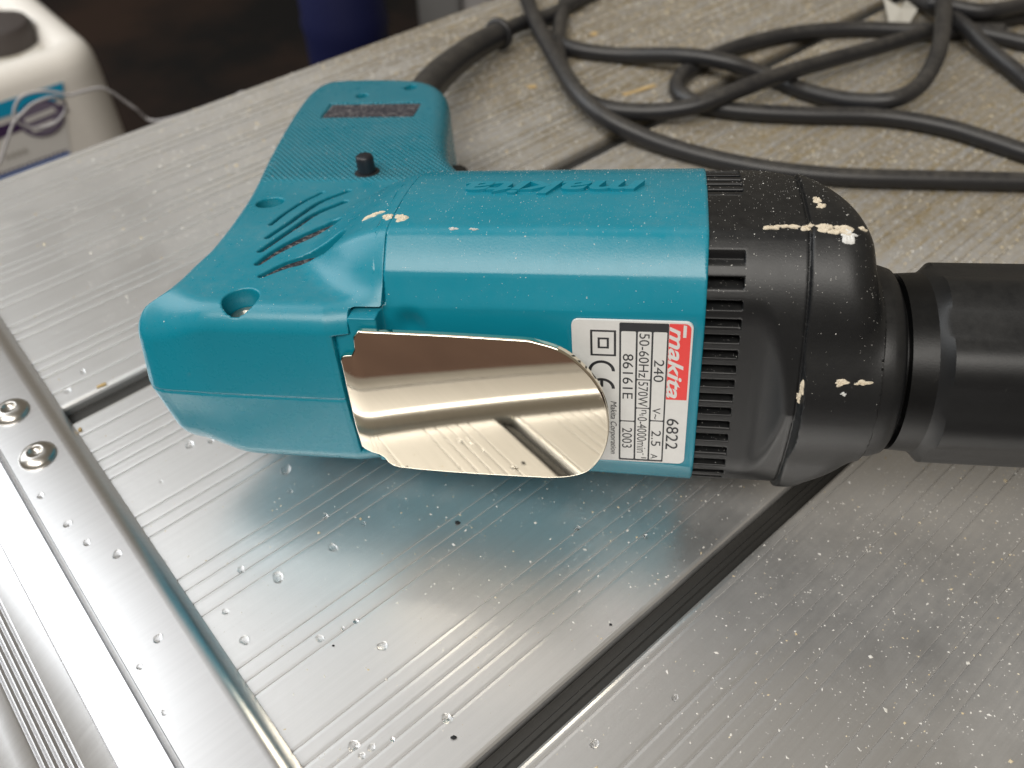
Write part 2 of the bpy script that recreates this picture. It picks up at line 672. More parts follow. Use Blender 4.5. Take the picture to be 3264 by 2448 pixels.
SEC = [(34.25, 0.0), (34.25, 19.6), (32.1, 26.1), (24.6, 31.7), (1.0, 32.4), (-16.0, 26.5), (-29.0, 13.5), (-33.0, 0.0)]
SEC_PL = []
for i in range(len(SEC) - 1):
    (a0, z0), (a1, z1) = SEC[i], SEC[i + 1]
    L = math.hypot(a1 - a0, z1 - z0)
    na, nz = (z1 - z0) / L, -(a1 - a0) / L
    SEC_PL.append((na, nz, na * a0 + nz * z0, (a0 + a1) / 2, (z0 + z1) / 2, L / 2))


def sec_sd(a, zabs, sc=1.0, flute=0.55):
    """faceted section of the motor housing; facets slightly hollow, ridges crisp"""
    d = None
    ks = [2.0, 4.6, 1.0, 6.0, 8.0, 8.0]
    for i, (na, nz, dd, ma, mz, hl) in enumerate(SEC_PL):
        t = ((a - ma * sc) * -nz + (zabs - mz * sc) * na) / (hl * sc)
        p = na * a + nz * zabs - dd * sc
        if i == 2:
            p = p + flute * 0.5 * np.clip(1 - t * t, 0, 1)
        elif i == 1:
            p = p + flute * 1.0 * np.clip(1 - t * t, 0, 1)
        d = p if d is None else smax(d, p, ks[i - 1])
    return d


OUT0 = [(-50, 40), (-109, 40), (-115.5, 39), (-118.5, 34), (-115.5, 28), (-110, 20), (-107.8, 10), (-110, -6), (-115.5, -31), (-119.5, -55),
        (-122.3, -78), (-123, -92), (-119.5, -99.5), (-112, -101.5), (-92, -100.5), (-82, -97), (-75.5, -88), (-72, -72), (-69, -55), (-64, -38), (-52, -25), (-48, 0)]


def chaikin(p, n=2):
    for _ in range(n):
        q = []
        for i in range(len(p)):
            a, b = p[i], p[(i + 1) % len(p)]
            q += [(a[0] * .75 + b[0] * .25, a[1] * .75 + b[1] * .25), (a[0] * .25 + b[0] * .75, a[1] * .25 + b[1] * .75)]
        p = q
    return p


OUTL = chaikin(OUT0, 2)
SLOTS = [(catmull([(-89.6, 25.3), (-85.4, 20.6), (-80.3, 18.4), (-75.2, 18.6)], 3).tolist(), 0.8, 2.9),
         (catmull([(-92.4, 20.6), (-90.6, 16.1), (-87.4, 10.8), (-81.2, 3.0)], 3).tolist(), 0.8, 1.9),
         (catmull([(-94.0, 15.4), (-92.1, 10.2), (-90.0, 4.2), (-88.0, -3.2), (-83.6, -10.5)], 3).tolist(), 0.7, 0.9),
         (catmull([(-94.8, 9.6), (-92.6, 2.9), (-91.2, -4.0), (-89.4, -11.0), (-85.2, -17.6)], 3).tolist(), 0.62, 0.75),
         (catmull([(-96.6, 3.4), (-95.6, -3.4), (-94.0, -10.6), (-91.6, -16.6)], 3).tolist(), 0.5, 0.5)]
HOLES = [(-90.7, 34.0, 3.7, 6.0), (-102.4, -9.7, 3.3, 6.0), (-102.1, -83.6, 1.9, 6.5), (-88.2, -90.0, 1.9, 6.5)]


def seam_x(a, zabs):
    return np.where((a > 25) & (zabs < 19.7), np.where(zabs < 15.5, -71.0, -67.6), -61.2)


def f_handle(x, y, z):
    a = -y
    za = np.abs(z)
    d2 = poly_sd(OUTL, x, a)
    th = 17.6 + 3.0 * sstep(-30, 10, a)
    tailw = sstep(18, 32, a) * sstep(-96, -112, x)
    r = 5.0 + 4.0 * tailw
    draft = 0.05 * za * sstep(20, 34, a) + 0.10 * za * sstep(-98, -112, x) * sstep(8, 26, a)
    w1 = d2 + r + draft
    w2 = za - th + r
    slab = np.minimum(np.maximum(w1, w2), 0) + np.hypot(np.maximum(w1, 0), np.maximum(w2, 0)) - r
    o = 13.0 * (np.clip((-58 - x), 0, 60) / 25.0) ** 2
    bul = sec_sd(a, za, 0.985, 0.2) + o
    d = smin(slab, bul, 4.5)
    # ventilation slots
    for pts, w0, w1_ in SLOTS:
        dl, t = line_sd(pts, x, a)
        cut = np.maximum(dl - (w0 + (w1_ - w0) * t), 15.0 - za)
        d = smax(d, -cut, 0.35)
    for hx, ha, hr, hd in HOLES:
        q = np.hypot(x - hx, a - ha)
        d = smax(d, -np.maximum(q - hr, 21.5 - hd - za), 0.4)
    # recess for the badge on the grip
    bx = np.maximum(np.abs(x + 95.6 - 0.05 * (a + 72)) - 14.4, np.abs(a + 72.0) - 5.6)
    d = smax(d, -np.maximum(bx, 17.0 - za), 0.25)
    # parting line of the two half shells
    d = d + 0.28 * np.exp(-(z / 0.22) ** 2)
    return np.maximum(d, x - seam_x(a, za) + 0.05)


def f_motor(x, y, z):
    a = -y
    za = np.abs(z)
    sc = 1.0 - 0.015 * np.clip(-x / 60, 0, 1.2)
    d = sec_sd(a, za, sc, 0.6 * np.clip(0.4 - x / 40, 0.4, 1.0))
    d = d + 0.0 * x
    # dished neck where the hook plate is fixed
    pit = np.sqrt(((x + 56.5) / 4.0) ** 2 + ((a - 37.5) / 5.0) ** 2 + ((za - 14.5) / 5.0) ** 2) - 1.0
    d = smax(d, -pit * 3.6, 1.6)
    # boss under the hook, flush with the tail of the handle shell
    q1 = np.maximum(np.maximum(-74.0 - x, x + 61.8), np.maximum(za - 19.0, a - 38.6 + 0.05 * za)) + 1.2
    d = smin(d, q1 - 1.2, 1.5)
    # thin frame round the rating plate
    fr = np.maximum(np.abs(x + 13.3) - 11.9, za - 18.7)
    d = smax(d, -np.maximum(fr, 33.95 - a), 0.2)
    sx = seam_x(a, za)
    d = d + np.where(x < sx + 0.1, 0.45 + 5.0 * sstep(4, -8, a), 0.0)
    return smax(np.maximum(d, sx - 2.5 - x), x - 0.0, 0.5)


SA = 20.3            # the spindle sits this far from the motor axis, towards the label side


def f_gear(x, y, z):
    a = -y
    za = np.abs(z)
    sc = np.where(x > 17.6, 1.012, 0.985)
    # same facets as the motor housing but without its flat label side
    d = a - 40.3
    ks = [7.0, 4.6, 1.0, 6.0, 8.0, 8.0]
    for i, (na, nz, dd, ma, mz, hl) in enumerate(SEC_PL):
        if i:
            d = smax(d, na * a + nz * za - dd * sc, ks[i - 1])
    # shallow recess next to the rating plate, sweeping up to the front ring
    pad = a - 33.4 - 7.6 * np.clip((x - 8.6) / 8.6, 0, 1.6) ** 2.2
    d = smax(d, pad, 1.2)
    # domed front: falls back towards the handle side and underneath
    front = x - 31.3 + np.clip(24 - a, 0, 60) ** 2 * 0.0125 + 2.0 * sstep(14, 30, z) + 5.5 * sstep(-15, -26, z)
    d = smax(d, front, 6.5)
    cyl = np.maximum(np.hypot(a - SA, z) - 20.2, np.abs(x - 25) - 6.6)
    d = smin(d, cyl, 2.0)
    # groove between the two black mouldings
    d = d + 0.28 * np.exp(-((x - 17.6) / 0.25) ** 2)
    # ventilation slots next to the teal housing
    ph = np.abs(((z + 0.4) / 3.55) - np.round((z + 0.4) / 3.55)) * 3.55
    slot = np.maximum(np.maximum(ph - 0.85, np.abs(x - 0.5) - 5.9), np.maximum(27.0 - a, za - 29.0))
    d = smax(d, -slot, 0.25)
    pa = np.abs((a + 1.0) / 2.9 - np.round((a + 1.0) / 2.9)) * 2.9
    slot2 = np.maximum(np.maximum(pa - 0.75, np.abs(x - 0.5) - 6.2), np.maximum(np.abs(a + 1.5) - 11.5, 27.5 - za))
    d = smax(d, -slot2, 0.25)
    return np.maximum(d, -6.0 - x)


st = 0.5
handle = shell('handle_housing', f_handle, (-121.5 - 3, -42, -34), (-60, 104, 34), 0.40, M_GRIP, drill)
motor = shell('motor_housing', f_motor, (-76, -40, -34), (1, 35, 34), st, M_TEAL, drill)
gear = shell('gear_housing', f_gear, (-7, -44, -36), (34, 36, 36), 0.42, M_BLACK, drill)

# dark motor core seen through the slots
V0, F0 = lathe([(-92, 3), (-90, 14), (-60, 20.5), (-1, 24), (12, 24), (13, 3)], 32)
core = link('motor_core', V0, F0, M_DARK, drill, smooth=True)
xs_ = np.linspace(-98.0, -72.5, 6)
as_ = np.linspace(-19.0, 29.5, 14)
V0 = [(x_, -a_, 17.6 + 3.0 * float(sstep(-30, 10, a_)) - 0.95) for a_ in as_ for x_ in xs_]
F0 = [(j * 6 + i, (j + 1) * 6 + i, (j + 1) * 6 + i + 1, j * 6 + i + 1) for j in range(13) for i in range(5)]
link('vent_screen', V0, F0, M_BADGE, handle)

# screws down in their holes
for hx, ha, hr, hd in HOLES:
    top = 21.5 - hd + 0.15
    V0, F0 = lathe([(0.0, hr * 0.92), (0.7, hr * 0.92), (1.1, hr * 0.7), (1.1, hr * 0.42), (0.4, hr * 0.30), (0.4, 0.01)], 24)
    V0 = [(z + hx, y - ha, x + top) for (x, y, z) in V0]
    link('screw', V0, F0, M_SCREW, handle, smooth=False)

# badge in the recess of the grip
bz = 17.15
link('badge', [(-110.2 + 0.6, 66.7, bz), (-81.0 - 0.6, 66.7, bz), (-81.4, 77.4, bz), (-109.6, 77.4, bz)], [(0, 1, 2, 3)], M_BADGE, handle)

# lock button on the grip
V0, F0 = lathe([(-3.0, 2.35), (2.4, 2.3), (4.0, 2.25), (4.45, 2.05), (4.7, 1.6), (4.75, 0.01)], 28)
V0 = [(z - 84.0, y + 29.5, x + 17.6) for (x, y, z) in V0]
link('lock_button', V0, F0, simple("button_black", (0.012, 0.013, 0.018), 0.42), drill, smooth=True).data.set_sharp_from_angle(angle=math.radians(40))
V0, F0 = lathe([(0.0, 3.3), (0.12, 3.2), (0.12, 2.2)], 28)
link('button_collar', [(z - 84.0, y + 29.5, x + 17.62) for (x, y, z) in V0], F0, M_DARK, drill)

# trigger on the front of the grip
bm = bmesh.new()
bmesh.ops.create_cube(bm, size=1, matrix=Matrix.Translation((-71.0, 50, -3)) @ Matrix.Rotation(0.2, 4, 'Z') @ Matrix.Diagonal((16, 28, 15, 1)))
bmesh.ops.bevel(bm, geom=bm.edges[:], offset=4, segments=4, affect='EDGES', profile=0.6)
link_bm('trigger', bm, M_BLACK, drill, smooth=True)

# ------------------------------------------------------------------ belt hook
hook2d = catmull([(-66.2, 17.4), (-48, 16.9), (-32, 16.2)], 4).tolist() + catmull([(-32, 16.2), (-26.5, 14.4), (-22.6, 11.3), (-19.2, 6.6), (-17.4, 0.8), (-17.2, -5.0), (-18.4, -10.2), (-21.2, -14.6), (-25.2, -16.6), (-30.0, -17.4)], 5).tolist()[1:] \
    + [(-48.0, -17.8), (-61.5, -17.6), (-64.2, -16.8), (-65.4, -14.2), (-68.6, -13.4), (-70.3, -12.0), (-70.3, 9.6), (-69.8, 11.3), (-66.8, 11.8)]


def hook_a(x, z):
    # polished sheet with a slight twist, its left end eased down into the housing
    t = np.clip((-66.0 - x) / 5.0, 0, 1)
    return 39.1 - 0.55 * t * t - (0.045 + 0.048 * (x + 66.0) / 50.0) * z


def hook_n(x, z):
    e = 0.05
    gx = (hook_a(x + e, z) - hook_a(x - e, z)) / (2 * e)
    gz = (hook_a(x, z + e) - hook_a(x, z - e)) / (2 * e)
    n_ = np.array([-gx, -1.0, -gz])
    return n_ / np.linalg.norm(n_)


def resample(P, step):
    P = np.vstack([P, P[:1]])
    out = []
    for a_, b_ in zip(P[:-1], P[1:]):
        k = max(1, int(round(np.linalg.norm(b_ - a_) / step)))
        out += [a_ + (b_ - a_) * i / k for i in range(k)]
    return np.array(out)


poly = resample(np.array(chaikin([tuple(p) for p in hook2d], 1)), 0.7)
tan_ = np.roll(poly, -1, 0) - np.roll(poly, 1, 0)
tan_ /= np.linalg.norm(tan_, axis=1)[:, None]
outw = np.stack([tan_[:, 1], -tan_[:, 0]], 1)
area_ = 0.5 * np.sum(poly[:, 0] * np.roll(poly[:, 1], -1) - np.roll(poly[:, 0], -1) * poly[:, 1])
if area_ < 0:
    outw = -outw
inner = poly - outw * 0.45
bm = bmesh.new()
fc = bm.faces.new([bm.verts.new((p[0], p[1], 0)) for p in inner])
for xc in np.arange(-69.5, -17.5, 2.0):
    bmesh.ops.bisect_plane(bm, geom=bm.verts[:] + bm.edges[:] + bm.faces[:], plane_co=(xc, 0, 0), plane_no=(1, 0, 0))
for zc in np.arange(-16, 17, 2.0):
    bmesh.ops.bisect_plane(bm, geom=bm.verts[:] + bm.edges[:] + bm.faces[:], plane_co=(0, zc, 0), plane_no=(0, 1, 0))
bmesh.ops.triangulate(bm, faces=bm.faces[:])
bm.verts.ensure_lookup_table()
V0, N0, F0 = [], [], []
for v in bm.verts:
    V0.append((v.co.x, -float(hook_a(v.co.x, v.co.y)) - 1.3, v.co.y))
    N0.append(hook_n(v.co.x, v.co.y))
for f in bm.faces:
    idx = [v.index for v in f.verts]
    a_, b_, c_ = (np.array(V0[i]) for i in idx)
    F0.append(idx if np.cross(b_ - a_, c_ - a_)[1] < 0 else idx[::-1])
bm.verts.index_update()
bm.free()
# rounded rim, then the edge wall
nb = len(poly)
b0 = len(V0)
rimrows = [(inner, 0.0, 0.0)]
for an in (30, 60, 90):
    r_ = math.radians(an)
    rimrows.append((inner + outw * 0.45 * math.sin(r_), 0.45 * (1 - math.cos(r_)), r_))
rimrows.append((poly, 1.2, math.pi / 2))
for P_, drop, r_ in rimrows:
    for i in range(nb):
        x_, z_ = P_[i]
        V0.append((x_, -float(hook_a(x_, z_)) - 1.3 + drop, z_))
        nn = hook_n(x_, z_) * math.cos(r_) + np.array([outw[i, 0], 0, outw[i, 1]]) * math.sin(r_)
        N0.append(nn / np.linalg.norm(nn))
flip_ = area_ > 0
for j in range(len(rimrows) - 1):
    for i in range(nb):
        q = (b0 + j * nb + i, b0 + j * nb + (i + 1) % nb, b0 + (j + 1) * nb + (i + 1) % nb, b0 + (j + 1) * nb + i)
        F0.append(q if not flip_ else q[::-1])
hook = link('belt_hook', V0, F0, M_CHROME, drill, smooth=True, normals=N0)
# stem that carries the hook away from the housing
bm = bmesh.new()
bmesh.ops.create_cube(bm, size=1, matrix=Matrix.Translation((-63.5, -35.6, -0.5)) @ Matrix.Diagonal((5, 4.6, 22, 1)))
link_bm('hook_mount', bm, M_CHROME, drill)

# ------------------------------------------------------------------ rating plate with its print
FONT_CACHE = {}


def text_mesh(body, size, shear=0.0, offset=0.0, extrude=0.0, spacing=1.0):
    c = bpy.data.curves.new('txt', 'FONT')
    c.body = body
    c.size = size
    c.shear = shear
    c.offset = offset
    c.extrude = extrude
    c.space_character = spacing
    c.resolution_u = 4
    o = bpy.data.objects.new('txt', c)
    COL.objects.link(o)
    dg = bpy.context.evaluated_depsgraph_get()
    me = bpy.data.meshes.new_from_object(o.evaluated_get(dg))
    V_ = np.array([v.co[:] for v in me.vertices])
    F_ = [tuple(p.vertices) for p in me.polygons]
    bpy.data.objects.remove(o)
    bpy.data.meshes.remove(me)
    return V_, F_


PL_A = 34.0          # floor of the recess
PX0, PZ0 = -24.6, 18.05
PW, PH = 22.55, 36.1


def plate_xyz(u, v, lift):
    """u: reading direction 0..36.1 (downwards in the picture), v: text-up direction 0..22.55"""
    return (PX0 + v, -(PL_A + 0.45 + lift), PZ0 - u)


def ink(name, col, rough=0.35):
    m, nt, b = new_mat(name)
    co = objco(nt)
    n_ = noise(nt, co, 800, 3)
    nt.links.new(mixc(nt, n_, tuple(c * 0.93 for c in col) + (1,), tuple(min(1, c * 1.04) for c in col) + (1,)), b.inputs['Base Color'])
    b.inputs['Roughness'].default_value = rough
    return m


M_PLATE = ink("plate_white", (0.74, 0.74, 0.73), 0.3)
M_RED = ink("plate_red", (0.86, 0.055, 0.05), 0.35)
M_INK = ink("plate_black", (0.02, 0.021, 0.026), 0.4)


def rrect(u0, v0, u1, v1, r, corners=(1, 1, 1, 1), seg=5):
    pts = []
    cs = [(u0, v0, 180), (u1, v0, 270), (u1, v1, 0), (u0, v1, 90)]
    for (cu, cv, a0), on in zip(cs, corners):
        if not on:
            pts.append((cu, cv))
            continue
        ccu = cu + (r if cu == u0 else -r)
        ccv = cv + (r if cv == v0 else -r)
        for k in range(seg + 1):
            an = math.radians(a0 + 90 * k / seg)
            pts.append((ccu + r * math.cos(an), ccv + r * math.sin(an)))
    return pts


plate_root = None


def plate_shape(name, pts, lift, mat, thick=0.0):
    global plate_root
    n_ = len(pts)
    V_ = [plate_xyz(u, v, lift) for u, v in pts]
    F_ = [tuple(range(n_))]
    if thick:
        V_ += [plate_xyz(u, v, lift - thick) for u, v in pts]
        F_ += [(i, n_ + i, n_ + (i + 1) % n_, (i + 1) % n_) for i in range(n_)]
    o = link(name, V_, F_, mat, plate_root if plate_root else motor)
    return o


plate_root = None
_p = rrect(0, 0, PW and PH, PW, 1.3)
plate_root = plate_shape('rating_plate', _p, 0.0, M_PLATE, 0.5)
plate_root.parent = motor
L1, L2, L3 = 0.03, 0.06, 0.09
plate_shape('red_panel', rrect(0.35, 18.2, 18.6, 22.2, 1.2, (0, 0, 0, 1)), L1, M_RED)
plate_shape('black_panel', rrect(0.35, 9.0, 35.8, 18.15, 0.3), L1, M_INK)
for (u0, u1, v0, v1) in ((2.3, 24.2, 15.35, 17.85), (24.5, 35.3, 15.35, 17.85),
                         (2.3, 13.7, 12.45, 15.0), (13.95, 21.0, 12.45, 15.0), (21.25, 35.3, 12.45, 15.0),
                         (2.3, 24.6, 9.35, 12.1), (24.9, 35.3, 9.35, 12.1)):
    plate_shape('white_cell', rrect(u0, v0, u1, v1, 0.25), L2, M_PLATE)


def plate_text(body, u0, v0, size, mat=None, width=None, shear=0.0, offset=0.0, lift=L3, name='lettering'):
    V_, F_ = text_mesh(body, size, shear, offset)
    x0, x1 = V_[:, 0].min(), V_[:, 0].max()
    k = 1.0 if width is None else width / (x1 - x0)
    P_ = [plate_xyz(u0 + (x - x0) * k, v0 + y, lift) for x, y, _ in V_]
    return link(name, P_, F_, mat or M_INK, plate_root)


plate_text('240', 8.8, 15.65, 2.75, width=5.4)
plate_text('V~', 20.9, 15.65, 2.3, width=3.0)
plate_text('2.5', 27.0, 15.65, 2.75, width=4.3)
plate_text('A', 33.6, 15.65, 2.0, width=1.4)
plate_text('50-60Hz', 2.7, 12.75, 2.75, width=10.6)
plate_text('570W', 14.3, 12.75, 2.75, width=6.4)
plate_text('n', 21.6, 13.5, 2.2, width=1.0)
plate_text('0', 22.7, 13.1, 1.2, width=0.5)
plate_text('0-4000min', 23.5, 12.75, 2.75, width=9.9)
plate_text('-1', 33.5, 13.7, 1.6, width=1.5)
plate_text('86161E', 7.6, 9.7, 2.9, width=11.2)
plate_text('2003', 26.6, 9.7, 2.9, width=5.6)
plate_text('6822', 23.6, 18.6, 3.5, width=8.4)
plate_text('Makita Corporation', 19.6, 7.35, 1.75, width=14.6, shear=0.25)
plate_text('makita', 1.0, 18.35, 4.0, mat=M_PLATE, width=17.2, shear=0.32, offset=0.09, lift=L2, name='logo_lettering')
# long bar over the first letter of the logo
plate_shape('logo_bar', [(0.7, 21.35), (0.55, 20.75), (3.4, 20.75), (3.4, 21.35)], L2 + 0.02, M_PLATE)


def frame_sq(u0, v0, u1, v1, w):
    o_ = [(u0, v0), (u1, v0), (u1, v1), (u0, v1)]
    i_ = [(u0 + w, v0 + w), (u1 - w, v0 + w), (u1 - w, v1 - w), (u0 + w, v1 - w)]
    V_ = [plate_xyz(u, v, L1) for u, v in o_ + i_]
    link('double_square', V_, [(k, (k + 1) % 4, 4 + (k + 1) % 4, 4 + k) for k in range(4)], M_INK, plate_root)


frame_sq(2.2, 3.5, 8.3, 8.4, 0.42)
frame_sq(3.95, 4.9, 6.5, 7.05, 0.42)


def arc(cu, cv, r, w, a0, a1, extra=None):
    V_, F_ = [], []
    n_ = 20
    for k in range(n_ + 1):
        an = math.radians(a0 + (a1 - a0) * k / n_)
        for rr in (r, r - w):
            V_.append(plate_xyz(cu + rr * math.cos(an), cv + rr * math.sin(an), L1))
    F_ = [(2 * k, 2 * k + 2, 2 * k + 3, 2 * k + 1) for k in range(n_)]
    if extra:
        b = len(V_)
        V_ += [plate_xyz(u, v, L1) for u, v in extra]
        F_.append((b, b + 1, b + 2, b + 3))
    link('approval_mark', V_, F_, M_INK, plate_root)


arc(12.0, 5.6, 2.6, 0.62, 90, 270)
arc(16.4, 5.6, 2.6, 0.62, 90, 270, [(13.9, 5.3), (16.0, 5.3), (16.0, 5.9), (13.9, 5.9)])

# raised lettering moulded into the upper side of the motor housing
V_, F_ = text_mesh('makita', 7.0, 0.30, 0.16, 0.9)
x0, x1 = V_[:, 0].min(), V_[:, 0].max()
kx = 36.5 / (x1 - x0)
P_ = []
for x, y, z in V_:
    lx = -12.3 - (x - x0) * kx
    la = 6.0 + y * 1.0
    # facet plane between (24.6,31.7) and (1.0,32.4)
    ls = 31.7 + (24.6 - la) / 23.6 * 0.7
    P_.append((lx, -la, ls * (1 - 0.015 * (-lx / 60)) - 0.45 + z * 0.75))
emb = link('raised_lettering', P_, F_, M_TEAL, motor)
tb = [(-10.9, 8.3), (-13.8, 8.3), (-13.8, 7.6), (-10.9, 7.6)]

# ------------------------------------------------------------------ spindle collar and depth sleeve (axis offset towards the label side)

def off(V0):
    return [(x, y - SA, z) for x, y, z in V0]


V0, F0 = lathe([(20, 18.5), (31.0, 19.2), (33.6, 19.2), (35.4, 18.6), (36.2, 17.4), (36.4, 16.2), (36.4, 10)], 64)
link('spindle_collar', off(V0), F0, M_BLACK, drill, smooth=True).data.set_sharp_from_angle(angle=math.radians(40))
V0, F0 = lathe([(34, 15.8), (36.9, 15.8), (37.1, 17.6), (41.8, 17.9), (42.6, 17.2), (42.8, 10)], 64)
link('lock_ring', off(V0), F0, M_BLACK2, drill, smooth=True).data.set_sharp_from_angle(angle=math.radians(40))
# octagonal sleeve with rounded corners and a chamfered, notched rim
NS = 96
V0, F0 = [], []
prof = [(41.2, 0.80), (41.4, 0.93), (42.6, 0.975), (43.6, 1.0), (60, 1.0), (140, 0.985), (140, 0.6)]
for pi, (px_, k) in enumerate(prof):
    for i in range(NS):
        th = 2 * math.pi * i / NS
        oct_ = 1.0 / max(math.cos(((th - math.radians(8)) % (math.pi / 4)) - math.pi / 8), 0.01)
        r = 19.0 * min(oct_, 1.045)
        # shallow hollow along each flat
        r -= 0.35 * max(0.0, math.cos(((th - math.radians(8)) % (math.pi / 4)) * 8 - math.pi)) * 0.6
        if pi < 3:
            r = 19.1
        V0.append((px_, r * k * math.cos(th), r * k * math.sin(th)))
for i in range(len(prof) - 1):
    for k in range(NS):
        F0.append((i * NS + k, (i + 1) * NS + k, (i + 1) * NS + (k + 1) % NS, i * NS + (k + 1) % NS))
link('depth_sleeve', off(V0), F0, M_BLACK, drill, smooth=True).data.set_sharp_from_angle(angle=math.radians(24))

# ------------------------------------------------------------------ cord guard and power cord (built in world mm, parented to the drill)
INV = DM.inverted()


def to_local(V0):
    M_ = np.array(INV)
    p = np.asarray(V0, float)
    w = p @ M_[:3, :3].T + M_[:3, 3] / MM
    return w


gpath = catmull([(-33.0, 240, 19.5), (-33.5, 262, 19.0), (-28.0, 296, 15.0), (-17.0, 328, 10.5), (-3.2, 352.1, 8)], 10)
grad_r = np.linspace(6.6, 5.0, len(gpath))
V0, F0 = tube(gpath, grad_r, 24)
link('cord_guard', to_local(V0), F0, M_RUBBER, drill, smooth=True)
gd = (gpath[-1] - gpath[-3])
gd /= np.linalg.norm(gd)
rp = [gpath[-1] - gd * 2.4, gpath[-1] - gd * 2.2, gpath[-1] - gd * 1.2, gpath[-1] + gd * 0.2, gpath[-1] + gd * 0.6]
V0, F0 = tube(rp, [5.0, 6.3, 6.7, 6.5, 5.2], 24)
link('guard_flange', to_local(V0), F0, M_RUBBER, drill, smooth=True)

STRANDS = [
    [[-5, 349.5, 8], [-3.2, 352.1, 8], [6.9, 366.4, 6], [19.7, 379.3, 4], [35.6, 399.2, 3.3], [55.3, 423.2, 3.3], [80, 470, 3.3]],
    [[4, 470, 4], [5.7, 423.4, 6], [10.9, 366.3, 10], [17.5, 329.8, 10.5], [25.0, 299.8, 10], [34.3, 282.4, 8], [50.4, 271.9, 4.5], [65.9, 263.1, 3.4], [81.0, 256.0, 3.3], [96.1, 251.0, 3.3], [115.8, 247.3, 3.3], [142.1, 245.3, 3.3], [182.1, 242.7, 3.3], [230, 240, 3.3]],
    [[36, 470, 3.3], [30.7, 418.4, 3.3], [24.1, 376.9, 3.3], [21.6, 349.4, 3.4], [22.5, 324.2, 3.6], [27.9, 304.7, 3.8], [38.4, 295.3, 3.6], [54.2, 291.0, 4.5], [68.7, 289.9, 7], [83.0, 294.8, 9.5], [102.5, 305.6, 10.5], [124.2, 319.5, 9], [154.0, 335.7, 8], [179.4, 352.3, 6], [204.9, 365.2, 4], [260, 380, 3.3]],
    [[14, 362, 3.4], [27.4, 347.0, 3.4], [47.5, 340.2, 3.4], [71.0, 329.2, 8], [88.4, 322.6, 8], [104.6, 319.4, 3.6], [116.5, 307.3, 3.4], [129.8, 296.7, 5], [142.2, 290.8, 8], [155.0, 297.7, 9.5], [166.5, 313.9, 13], [178.9, 341.5, 14], [191.3, 376.9, 12], [200, 430, 8]],
    [[214, 357, 4], [194.0, 357.9, 4], [176.3, 359.8, 3.4], [150.2, 362.1, 3.4], [122.4, 357.7, 3.4], [94.6, 344.5, 3.4], [75.2, 327.9, 3.4], [67.4, 315.6, 3.4], [67.8, 305.2, 3.4], [75.1, 297.1, 3.4], [89.4, 292.1, 3.4], [112.0, 289.2, 3.4], [140.2, 286.9, 3.4], [160.4, 279.1, 3.4], [173.4, 269.2, 3.4], [186.3, 258.2, 3.4], [220, 235, 3.4]],
    [[180, 430, 4], [186.4, 398.8, 4], [189.2, 380.2, 6], [194.0, 354.8, 8], [198.3, 337.3, 6], [203.8, 321.1, 4], [207.8, 304.4, 3.4], [222, 270, 3.4]],
    [[190.3, 366, 3.4], [202.8, 358.0, 3.4], [213.7, 350.3, 3.4], [225.2, 343.6, 3.4], [260, 330, 3.4]],
    [[185, 372, 10], [192.0, 366.4, 11], [201.4, 361.0, 11], [211.6, 362.1, 11], [232.1, 370.0, 10], [270, 380, 6]],
]
V0, F0 = [], []
for sidx, sp in enumerate(STRANDS):
    pth = catmull(sp, 9)
    v_, f_ = tube(pth, 3.25, 16)
    b = len(V0)
    V0 += list(v_)
    F0 += [tuple(i + b for i in f) for f in f_]
link('power_cord', to_local(V0), F0, M_RUBBER, drill, smooth=True)


# ------------------------------------------------------------------ paint splashes stuck to the housings
def splash(part, centre, direction_a, lx, lz, mat, seed, rot=0.0):
    """irregular flake moulded onto the surface near `centre` (x, a, z)"""
    Vp, Np, f = SHELLS[part]
    r_ = np.random.default_rng(seed)
    c = np.array([centre[0], -centre[1], centre[2]], float)
    for _ in range(8):
        g = grad(f, c[None])[0]
        c = c - g * float(f(c[0:1], c[1:2], c[2:3])[0]) / (g @ g + 1e-6)
    g = grad(f, c[None])[0]
    nrm = g / np.linalg.norm(g)
    tx = np.array([1.0, 0, 0]) - nrm * nrm[0]
    tx /= np.linalg.norm(tx)
    ty = np.cross(nrm, tx)
    nb, nr = 26, 4
    rad = np.ones(nb)
    ph = r_.uniform(0, 6.28, 7)
    an = np.arange(nb) / nb * 2 * math.pi
    for k in range(1, 8):
        rad += (0.42 / k ** 0.6) * np.cos(k * an + ph[k - 1]) * r_.uniform(0.3, 1)
    rad = np.clip(rad, 0.25, 1.9)
    pts = [c]
    for j in range(1, nr + 1):
        for i in range(nb):
            q = j / nr
            u, v = q * rad[i] * math.cos(an[i]) * lx, q * rad[i] * math.sin(an[i]) * lz
            uu, vv = u * math.cos(rot) - v * math.sin(rot), u * math.sin(rot) + v * math.cos(rot)
            pts.append(c + tx * uu + ty * vv)
    pts = np.array(pts)
    for _ in range(4):
        g = grad(f, pts)
        n2 = (g * g).sum(1) + 1e-6
        d = f(pts[:, 0], pts[:, 1], pts[:, 2])
        pts = pts - g * (np.clip(d, -1, 1) / n2)[:, None]
    g = grad(f, pts)
    g /= np.linalg.norm(g, axis=1)[:, None] + 1e-9
    lift = np.full(len(pts), 0.16)
    lift[1:] = 0.10 + r_.uniform(0, 0.22, len(pts) - 1)
    lift[-nb:] = -0.05
    pts = pts + g * lift[:, None]
    F_ = [(0, 1 + i, 1 + (i + 1) % nb) for i in range(nb)]
    for j in range(nr - 1):
        for i in range(nb):
            a0 = 1 + j * nb + i
            a1 = 1 + j * nb + (i + 1) % nb
            F_.append((a0, a0 + nb, a1 + nb, a1))
    par = {'handle_housing': handle, 'motor_housing': motor, 'gear_housing': gear}[part]
    return link('paint_splash', pts, F_, mat, par)


